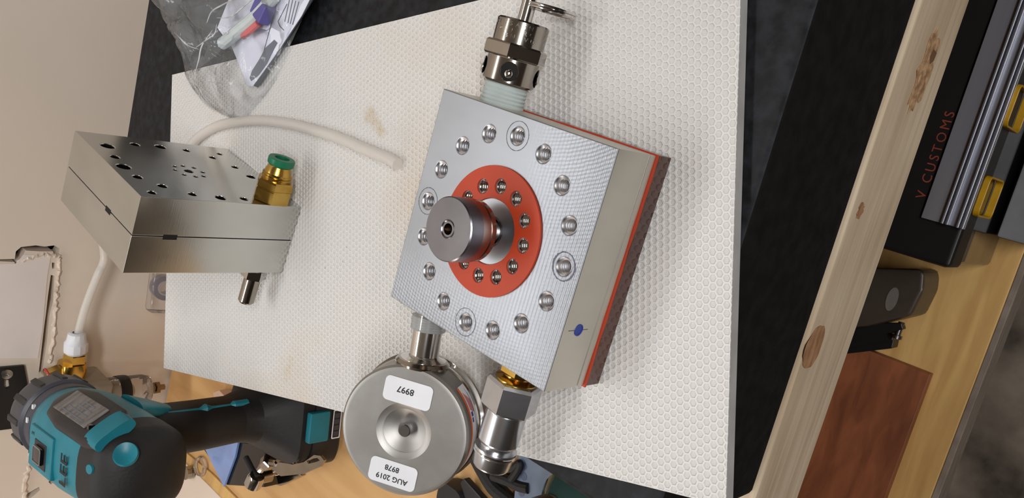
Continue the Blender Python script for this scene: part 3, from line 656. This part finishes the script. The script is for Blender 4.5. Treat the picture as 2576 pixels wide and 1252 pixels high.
part('gear_housing', loft([(-.0563, 0, ZA, .0272, .0284, 3.2), (-.025, 0, ZA+.001, .0275, .0300, 3.4), (.008, 0, ZA+.001, .0275, .0302, 3.2), (.022, 0, ZA, .0268, .0280, 2.6), (.030, 0, ZA, .0262, .0262, 2.1)], 'y', 44), TEAL, dr, True, label='teal gear housing')
AX = T(0, 0, ZA) @ Matrix.Rotation(R(-33), 4, 'Y') @ T(.0038, -.013, -ZA)      # rolls side details up onto the shoulder
sc_ = part('side_cover', loft([(-.062, .0262, ZA, .0046, .012, 3), (-.052, .0272, ZA, .0052, .0155, 3), (-.010, .0276, ZA, .0052, .0160, 3), (.010, .0268, ZA, .0050, .013, 3), (.020, .0244, ZA, .0046, .007, 3)], 'y', 32), BLACKP, dr, True, mtx=AX)
npl = part('nameplate', box(.0322, .0334, -.044, .004, ZA-.0085, ZA+.0085, .0005), NAMEPL, dr, label='worn grey rating plate on the side', mtx=AX)
for k in range(4): part('print_line', box(.03345, .0336, -.038+.002*k, -.004-.004*k, ZA+.0055-.0035*k, ZA+.0063-.0035*k), INKG, npl, mtx=AX)
part('teal_band', loft([(-.064, .0270, ZA, .004, .013, 3), (-.056, .0278, ZA, .0042, .0135, 3), (-.051, .0278, ZA, .0056, .0135, 3)], 'y', 24), TEAL, dr, True, mtx=AX)
part('teal_side_panel', loft([(.124, .0150, -.010, .0035, .006, 3), (.136, .0178, -.011, .0050, .012, 3), (.150, .0215, -.011, .0055, .017, 3)], 'z', 24), TEAL, dr, True)
SHF = T(0, -.012, 0)
part('clutch_ring', lathe([(.0262, .0425), (.0268, .0440), (.0268, .0520), (.0262, .0535), (0, .0535)], 56), GREYP, dr, True, mtx=SHF @ T(0, 0, ZA, rx=-pi/2))
b = lathe([(.0262, .0540), (.0285, .0555), (.0282, .0720), (.0262, .0800), (.0185, .0850), (.0100, .0870), (0, .0870)], 56)
ck = part('chuck', b, GREYP, dr, True, mtx=SHF @ T(0, 0, ZA, rx=-pi/2))
for k in range(12):
    bb = box(-.0022, .0022, .0585, .0765, .0272, .0292, .0007); part('grip_rib', bb, BLACKP, ck, mtx=SHF @ T(0, 0, ZA) @ Matrix.Rotation(2*pi*k/12, 4, 'Y'))
part('bit', lathe([(.0060, .0868), (.0075, .0900), (.0050, .0990), (.0040, .1030), (.0036, .1090), (.0022, .1130), (0, .1130)], 6), CHROME, dr, mtx=SHF @ T(0, 0, ZA, rx=-pi/2))
for yy in (.0415,): part('clutch_mark', box(.004, .0075, .0330, .0350, ZA+.0262, ZA+.0272), LABEL, dr); part('clutch_mark', box(.013, .016, .0330, .0350, ZA+.0222, ZA+.0242), LABEL, dr)
# speed selector on the top with a sunken slider
part('selector_plate', box(-.0165, .0110, -.026, .012, ZA+.0270, ZA+.0325, .0016), TEAL, dr, True)
part('slider_recess', box(-.0125, .0040, -.018, .001, ZA+.0318, ZA+.0330, .0004), BLACKP, dr)
part('speed_slider', box(-.0095, .0015, -.0155, -.002, ZA+.0328, ZA+.0350, .0012), BLKGLOSS, dr, True)
part('slider_rim', plate(rrect(-.0095, .0015, -.0155, -.002, .002), [rrect(-.0087, .0007, -.0147, -.0028, .0015)], ZA+.0350, ZA+.0353), GREYBAR, dr)
textmesh('2', .0055, BLACKP, dr, T(.0060, .0055, ZA+.03262, rz=0), 'lettering')
textmesh('LEE', .0135, INK, dr, T(-.005, -.0400, ZA+.0302), 'handwriting', font_bold=.0002, label='name handwritten in black marker, LEE')
# rear cap details
part('vent_dome', lathe([(.0072, -.0010), (.0066, .0014), (.0040, .0004), (0, -.0004)], 28), TEAL, dr, True, mtx=frame(Vector((.0155, -.0845, ZA+.0130))+Vector((.50, -.72, .48))*.0032, (.50, -.72, .48)))
part('screw_boss', lathe([(.0032, 0), (.0028, .0016), (0, .0014)], 20), TEAL, dr, True, mtx=T(.0065, -.0735, ZA+.0278, rx=R(14)))
for k, (yy, zz) in enumerate(((-.060, .0245), (-.066, .0120), (-.056, .0200))):
    part('vent_slot', box(.0180, .0288, yy-.0016, yy+.0016, ZA+zz-.002, ZA+zz+.0016, .0004), BLKGLOSS, dr)
part('teal_stripe', sweep(rnd([(.0150, -.0185, .128), (.0150, -.0190, .112), (.0150, -.0190, .098), (.0145, -.0175, .080), (.0145, -.0170, .066)], 6), .002, 10, rf=lambda t: .0013+.0024*max(0, 1-abs(t-.46)*14)+(.0018 if t > .78 else 0)), TEAL, dr, True)
part('battery_latch', box(.0300, .0390, -.044, -.018, .020, .034, .0018), TEAL, dr, True)
part('battery_latch', box(-.012, .012, -.0545, -.048, .016, .034, .0018), TEAL, dr, True, label='teal battery release button')
part('belt_clip_boss', box(.0270, .0345, .018, .034, .030, .044, .002), TEAL, dr, True)
fp = part('charge_indicator', box(-.012, .012, -.0520, -.0507, .0045, .0120, .0004), BLACKP, dr)
for k in range(4): part('charge_bar', box(-.0095+k*.0048, -.0058+k*.0048, -.0524, -.0518, .006, .0105), GREYP, fp)
gl_ = lambda x0, x1, y0, y1, z: box(x0, x1, y0, y1, z, z+.0003)
part('indicator_frame', plate(rrect(-.0115, .0115, .0042, .0122, .001), [rrect(-.0106, .0106, .0051, .0113, .0006)], 0, .0003), LABEL, fp, mtx=T(0, -.0521, 0, rx=pi/2))

# ------------------------------------------------------------------ air filter on the wall with brass elbow
fl = thing('air_filter', 'small air filter with a clear bowl and brass elbow on the wall behind the drill', 'air filter', T(*at_y(300, 985, .700)))
fo = fl.matrix_world.translation
part('filter_body', box(-.016, .016, -.014, .028, .012, .062, .003), mat('beige_cast_body', (170, 158, 140), .5), fl, True)
part('bowl', lathe([(.0142, .012), (.0142, -.020), (.0125, -.0262), (.0060, -.0285), (0, -.0285)], 40), CLEAR, fl, True)
part('bowl_guard', lathe([(.0148, .004), (.0152, .001), (.0152, -.004), (.0148, -.006)], 40), BLACKP, fl, True)
part('filter_element', lathe([(0, .010), (.006, .010), (.006, -.012), (0, -.013)], 24), mat('pale_element', (214, 190, 150), .6), fl, True)
part('drain_valve', lathe([(.0042, -.0285), (.0042, -.0330), (.0060, -.0332), (.0060, -.0370), (.0030, -.0375), (.0030, -.0425), (0, -.0425)], 6), STEELD, fl)
el = thing('brass_elbow', 'brass elbow fitting with a white nut where the air tube ends', 'fitting', T(*at_y(188, 915, .703)))
eo = el.matrix_world.translation
pe = [at_y(x, y, .703)-eo for x, y in ((191, 872), (188, 915), (168, 950))]
d0 = (pe[0]-pe[1]).normalized()
part('white_nut', lathe([(.0, .0105), (.0085, .0105), (.0098, .0125), (.0098, .0200), (.0082, .0225), (.0072, .0290), (.0052, .0300), (.0036, .0300)], 12), PTFE if False else LABEL, el, True, mtx=frame(pe[1], d0))
part('hexagon', hexnut(.0100, .0, .0104, .0006), BRASS, el, mtx=frame(pe[1], d0))
part('elbow_body', loft([(-.016, 0, 0, .0095, .0095, 3), (.0, 0, 0, .0115, .0115, 3), (.006, 0, 0, .0105, .0105, 3)], 'z', 20), BRASS, el, True, mtx=frame(pe[1]+Vector((-.004, 0, .002)), d0))
part('side_nut', hexnut(.0088, .004, .018, .0005), BRASS, el, mtx=frame(pe[1]+Vector((-.006, 0, .004)), (-.35, 0, .9)))
part('red_ring', lathe([(.0070, 0), (.0076, .001), (.0070, .002)], 24), REDP, el, True, mtx=frame(pe[1]+Vector((-.009, 0, .020)), (-.35, 0, .9)))
# black bracket on the wall with a screw
wb = thing('wall_bracket', 'black metal bracket with a slotted hole screwed to the wall, far left of the photo', 'bracket', T(*at_y(20, 990, YW-.001)))
wo = wb.matrix_world.translation
pp_ = [at_y(x, y, YW-.001)-wo for x, y in ((-60, 930), (0, 921), (58, 916), (66, 960), (62, 1050), (48, 1072), (0, 1078), (-60, 1085))]
slot = [at_y(x, y, YW-.001)-wo for x, y in ((8, 952), (20, 952), (22, 970), (14, 974), (7, 968))]
part('bracket_plate', plate([(p.x, p.z) for p in pp_], [[(p.x, p.z) for p in slot]], 0, .003, .0003), BLKMETAL, wb, mtx=rot)
q = at_y(17, 940, YW-.004)-wo
part('screw', lathe([(.0048, -.0002), (.0044, .0016), (.0012, .0020), (.0012, .0010), (0, .0010)], 28), STEEL, wb, True, mtx=T(q.x, q.y, q.z, rx=pi/2))
pf = [at_y(x, y, YW-.01)-wo for x, y in ((70, 1000), (120, 965), (150, 1000), (150, 1070), (60, 1075))]
part('bracket_arm', prism([(p.x, p.z) for p in pf], 0, .012, .001), BLKMETAL, wb, mtx=rot)

# ------------------------------------------------------------------ things lying on the bench behind and below the sheet
def poly_at(pts, z, o): return [((at_z(x, y, z)-o).x, (at_z(x, y, z)-o).y) for x, y in pts]
pn = thing('white_panel', 'thin off-white panel lying on the bench at its left end below the drill', 'panel', T(*at_z(520, 1260, BENCH)))
po = pn.matrix_world.translation
part('sheet', prism([(-.0-.35, -.45), (at_z(565, 1252, BENCH).x-po.x, -.45), (at_z(565, 1252, BENCH).x-po.x, .0), (at_z(452, 1150, BENCH).x-po.x+.002, YW-.012-po.y), (-.35, YW-.012-po.y)], .0003, .0030, .0003), PANELW, pn)
part('edge_trim', prism([(at_z(565, 1252, BENCH).x-po.x+.0003, -.45), (at_z(565, 1252, BENCH).x-po.x+.012, -.45), (at_z(565, 1252, BENCH).x-po.x+.012, .0), (at_z(452, 1150, BENCH).x-po.x+.008, YW-.012-po.y), (at_z(452, 1150, BENCH).x-po.x+.0025, YW-.012-po.y)], .0003, .0022, .0002), PINE_SHELF, pn, label='yellowish wooden edge strip of the panel')
# black glossy box
q0 = at_z(600, 1190, BENCH)
bxb = thing('black_box', 'small glossy black box on the bench in front of the drill handle', 'box', T(*q0))
zt2 = BENCH+.022
pb = poly_at(((500, 1128), (560, 1222), (655, 1228), (668, 1170), (650, 1120), (560, 1108)), zt2, q0)
part('box_body', prism(pb, .0005, .0185, .0012), BLKGLOSS, bxb, True)
part('box_reflection', prism(poly_at(((512, 1128), (560, 1225), (588, 1150), (596, 1112), (560, 1108)), zt2, q0), .0187, .0212, .0006), mat('sky_blue_reflection', (132, 160, 214), .12, coat=.6), bxb, True, label='pale blue painted reflection on the glossy black top')  # pale blue slab paints a window reflection onto the black gloss
# toggle clamp
q1 = at_z(720, 1185, BENCH); tg = thing('toggle_clamp', 'nickel toggle clamp with a slotted arm lying on the bench beside the drill battery', 'clamp', T(*q1))
za = BENCH+.030
def L1(x, y, z=za): return at_z(x, y, z)-q1
arm = plate(poly_at(((688, 1178), (712, 1196), (770, 1190), (812, 1172), (822, 1156), (812, 1144), (796, 1142), (770, 1160), (742, 1166), (706, 1160)), za, q1), [poly_at(((782, 1164), (800, 1160), (810, 1156), (804, 1150), (790, 1152), (778, 1158)), za, q1)], za-BENCH, za-BENCH+.0022, .0002)
part('arm', arm, NICKEL, tg)
part('arm', prism(poly_at(((690, 1130), (700, 1128), (740, 1158), (738, 1166), (692, 1140)), za+.006, q1), za-BENCH+.004, za-BENCH+.006), CHROME, tg)
part('knob', lathe([(0, 0), (.0060, .0005), (.0072, .002), (.0072, .010), (.0060, .0125), (0, .0125)], 28), CHROME, tg, True, mtx=frame(L1(634, 1222), L1(650, 1190)-L1(634, 1222)))
part('spindle', sweep([L1(618, 1150), L1(636, 1185), L1(648, 1200)], .0026, 12), BLACKP, tg, True)
part('spindle_nut', hexnut(.0062, 0, .008), NICKEL, tg, mtx=frame(L1(668, 1168), L1(688, 1150)-L1(668, 1168)))
part('pivot', lathe([(0, 0), (.0050, .0), (.0050, .014), (0, .014)], 24), NICKEL, tg, True, mtx=frame(L1(680, 1196, BENCH+.016), (0, 0, 1)))
part('link', sweep([L1(655, 1180), L1(672, 1160), L1(700, 1164)], .0036, 10), NICKEL, tg, True)
part('clamp_base', prism(poly_at(((680, 1215), (705, 1222), (760, 1196), (740, 1168), (680, 1170)), BENCH+.004, q1), .0005, .004, .0004), NICKEL, tg)
part('post', lathe([(0, .004), (.004, .004), (.004, .029), (0, .029)], 16), NICKEL, tg, True, mtx=T(*(L1(715, 1180, BENCH+.0)).to_tuple()))
# ring + small clear cap
q2 = at_z(505, 1180, BENCH); rg = thing('metal_cap', 'small ribbed metal cap with a clear ring on the bench beside the black box', 'cap', T(*q2))
part('cap_body', lathe([(0, .0003), (.0062, .0003), (.0066, .002), (.0060, .004), (.0066, .006), (.0060, .008), (.0064, .011), (0, .0115)], 28), NICKEL, rg, True, mtx=T(-.006, .008, 0))
part('clear_ring', lathe([(.0085, .0004), (.0098, .003), (.0085, .006), (.0070, .003)], 36, True), CLEAR, rg, True, mtx=T(.006, -.004, 0))
q3 = at_z(565, 1002, BENCH); pc = thing('clear_wedge', 'small pinkish clear plastic wedge on the bench between drill and white sheet', 'plastic piece', T(*q3))
part('wedge_body', prism(poly_at(((540, 985), (556, 980), (590, 1018), (545, 1022)), BENCH+.010, q3), .0004, .012, .001), mat('pink_clear', (236, 196, 172), .25, alpha=.75), pc, True)
# blue roll by the wall behind the sheet
q4 = at_z(430, 735, BENCH); br_ = thing('blue_tape_roll', 'dark blue tape roll in clear wrapping behind the far edge of the white sheet', 'tape roll', frame(at_y(412, 722, .716), (.2, -.95, .25)))
part('roll', lathe([(.0115, -.008), (.0115, .008), (.0070, .008), (.0070, -.008)], 40, True), mat('navy_tape', (24, 22, 84), .35), br_, True)
part('core', lathe([(.0069, -.0085), (.0069, .0085), (.0055, .0085), (.0055, -.0085)], 40, True), mat('lilac_core', (170, 160, 176), .5), br_, True)
part('wrapper', box(-.024, .030, -.013, .013, -.0102, .0102, .004), CLEAR, br_, True)

# blue-grey strip, cables and black tool under the near edge
ZB = BENCH+.012; q5 = at_z(1345, 1200, ZB)
o5 = Vector((q5.x, q5.y, BENCH)); st = thing('blue_grey_box', 'flat smudged blue-grey plastic box lying on the bench beside the granite', 'box', T(*o5))
part('box_body', prism(poly_at(((1304, 1130), (1330, 1120), (1400, 1150), (1396, 1300), (1288, 1300), (1296, 1200)), ZB, o5), .0005, .012, .0012), BLUEGREY, st, True)
for x, y in ((1318, 1172), (1318, 1198), (1312, 1238)):
    p = at_z(x, y, ZB)-o5; part('smudge', prism(circ(p.x, p.y, .0026, 10), .0121, .0122), mat('smudge_blue', (92, 100, 128), .5), st)
def cable(name, pts, z, r, lab, mt=BLACKR):
    P = [at_z(x, y, z if not isinstance(z, (list, tuple)) else z[i]) for i, (x, y) in enumerate(pts)]
    return tag(part(name, sweep(rnd(P, 8), r, 10), mt, None, True), lab, 'cable', 'black cables beside the granite')
zz = BENCH+.004
cable('cable', ((1196, 1150), (1215, 1185), (1240, 1225), (1270, 1252), (1300, 1275)), zz+.004, .0046, 'thick black cable running down beside the coupler towards the bottom edge')
cable('cable', ((1285, 1252), (1262, 1228), (1252, 1205), (1262, 1188), (1290, 1212), (1320, 1230)), zz, .0033, 'black cable loop left of the blue-grey box')
cable('cable', ((1236, 1184), (1262, 1180), (1292, 1176), (1306, 1166), (1304, 1180), (1286, 1206)), zz+.010, .0028, 'thin black cable bending sharply beside the blue-grey box')
cable('cable', ((1240, 1195), (1275, 1208), (1305, 1222), (1330, 1228)), zz+.008, .0034, 'black cable running straight under the blue-grey box')
tl = thing('black_tool', 'black plastic tool handle on the bench below the pressure gauge', 'tool', T(*at_z(1185, 1240, BENCH)))
o6 = at_z(1185, 1240, BENCH)
part('blade', prism(poly_at(((1155, 1213), (1166, 1202), (1240, 1285), (1180, 1290)), BENCH+.012, o6), .006, .012, .0012), BLACKP, tl, True)
part('grip', loft([(.0005, 0, 0, .010, .012, 3), (.006, 0, 0, .011, .013, 3), (.014, 0, 0, .009, .011, 3)], 'z', 24), BLACKP, tl, True, mtx=T(*((at_z(1165, 1245, BENCH)-o6).to_tuple())))
q7 = at_z(1450, 1258, BENCH+.02); gr_ = thing('dark_green_bottle', 'dark bottle with a pale green shine beside the granite plate', 'bottle', T(q7.x, q7.y, BENCH))
part('bottle_body', lathe([(0, .0005), (.016, .0005), (.018, .003), (.018, .030), (.012, .038), (.008, .042), (.008, .050), (0, .050)], 36), mat('green_black_glass', (60, 84, 78), .1, coat=.5), gr_, True)
part('bottle_cap', lathe([(.009, .0465), (.009, .056), (0, .0565)], 30), BLACKP, gr_, True)

# ------------------------------------------------------------------ on the lower shelf
cs_ = thing('tool_case', 'black plastic tool case with yellow latches standing on the lower shelf', 'tool case', T(.25, .36, SH))
co_ = Vector((.25, .36, SH)); CT = .584
def cbox(x0, x1, y0, y1, z0, z1, bev, name, mt, **k):
    return part(name, box(x0-co_.x, x1-co_.x, y0-co_.y, y1-co_.y, z0-co_.z, z1-co_.z, bev), mt, cs_, True, **k)
cbox(-.053, .55, .165, .56, SH+.0005, .548, .004, 'case_body', BLKGLOSS)
cbox(-.055, .552, .163, .562, .549, CT, .004, 'lid', BLKMETAL)
cbox(-.045, .54, .250, .262, CT-.001, CT+.0004, .0007, 'lid_ridge', BLKGLOSS)
for k, pts in enumerate(((2488, 498), (2560, 275))):
    p = at_y(pts[0], pts[1], .1605); w_, h_ = .0165, .024
    part('latch', plate(rrect(p.x-co_.x-w_, p.x-co_.x+w_, p.z-co_.z-h_, p.z-co_.z+h_, .006), [rrect(p.x-co_.x-w_+.0017, p.x-co_.x+w_-.0017, p.z-co_.z-h_+.0017, p.z-co_.z+h_-.0017, .004)], 0, .006, .0005), YELLOW, cs_, label='yellow latch frame', mtx=Matrix.Translation((0, .1645-co_.y, 0)) @ rot)
pA, pB = at_z(2322, 490, CT+.0005), at_z(2385, 290, CT+.0005)
mid = (pA+pB)/2; textmesh('V CUSTOMS', .0105, OXRED, cs_, T(mid.x-co_.x, mid.y-co_.y, CT-co_.z+.0003, rz=0), 'lettering', space=1.35, label='orange capital lettering along the lid')
rl = thing('aluminium_extrusion', 'long grey aluminium extrusion with two pairs of ribs lying on the black case', 'extrusion', T(.25, .179, CT+.0005))
b = box(-.272, .45, -.0175, .0155, 0, .003, .0003)
part('web', b, ALUR, rl)
for yy in (-.0165, -.0130, -.0050, -.0015):
    part('rib', box(-.2722, .45, yy-.0010, yy+.0010, .0029, .0072, .0006), ALUR, rl, True)
gbx = thing('grey_bar', 'flat grey painted bar on the shelf in front of the black case', 'bar', T(.2, .145, SH))
part('bar_body', box(-.224, .6, -.012, .016, .0005, .040, .002), GREYBAR, gbx, True)
dk = thing('dark_case', 'dark grey plastic case with an oval emblem on the lower shelf', 'case', T(*at_z(2240, 740, SH)))
o8 = at_z(2240, 740, SH); zc8 = SH+.055
part('case_body', prism(poly_at(((2130, 672), (2315, 676), (2325, 690), (2322, 730), (2290, 795), (2180, 822), (2080, 830)), zc8, o8), .0005, .055, .004), GREYP if False else mat('dark_brown_grey', (66, 58, 50), .35), dk, True)
p = at_z(2244, 752, zc8)-o8
part('oval_emblem', prism(circ(p.x, p.y, .0115, 32, .0050), .0551, .0558, .0002), mat('emblem_grey', (112, 106, 100), .4), dk, True)
rr_ = thing('drawer_runner', 'dark metal drawer runner with a screw end on the lower shelf beside the dark case', 'drawer runner', T(*at_z(2190, 850, SH)))
o9 = at_z(2190, 850, SH); z9 = SH+.040
for nm, pl, z0_, z1_ in (('outer_rail', ((2090, 828), (2200, 812), (2268, 812), (2272, 828), (2180, 850), (2080, 862)), .030, .040), ('inner_rail', ((2100, 855), (2180, 842), (2240, 838), (2236, 858), (2180, 866), (2096, 880)), .018, .029), ('runner_base', ((2096, 850), (2236, 835), (2226, 880), (2090, 896)), .0005, .018)):
    part(nm, prism(poly_at(pl, z9, o9), z0_, z1_, .0008), BLKMETAL, rr_)
p = at_z(2255, 836, z9)-o9
part('screw', lathe([(0, 0), (.005, 0), (.005, .003), (.003, .0035), (.003, .016), (0, .016)], 16), STEEL, rr_, True, mtx=T(p.x-.006, p.y, .034, ry=pi/2))
bp_ = thing('brown_board', 'reddish brown plywood board lying on the lower shelf', 'board', T(-.45, .36, SH))
part('board_body', box(-.5, -.166+.45, .178-.36, .34, .001, .0125, .0006), BROWNPLY, bp_)
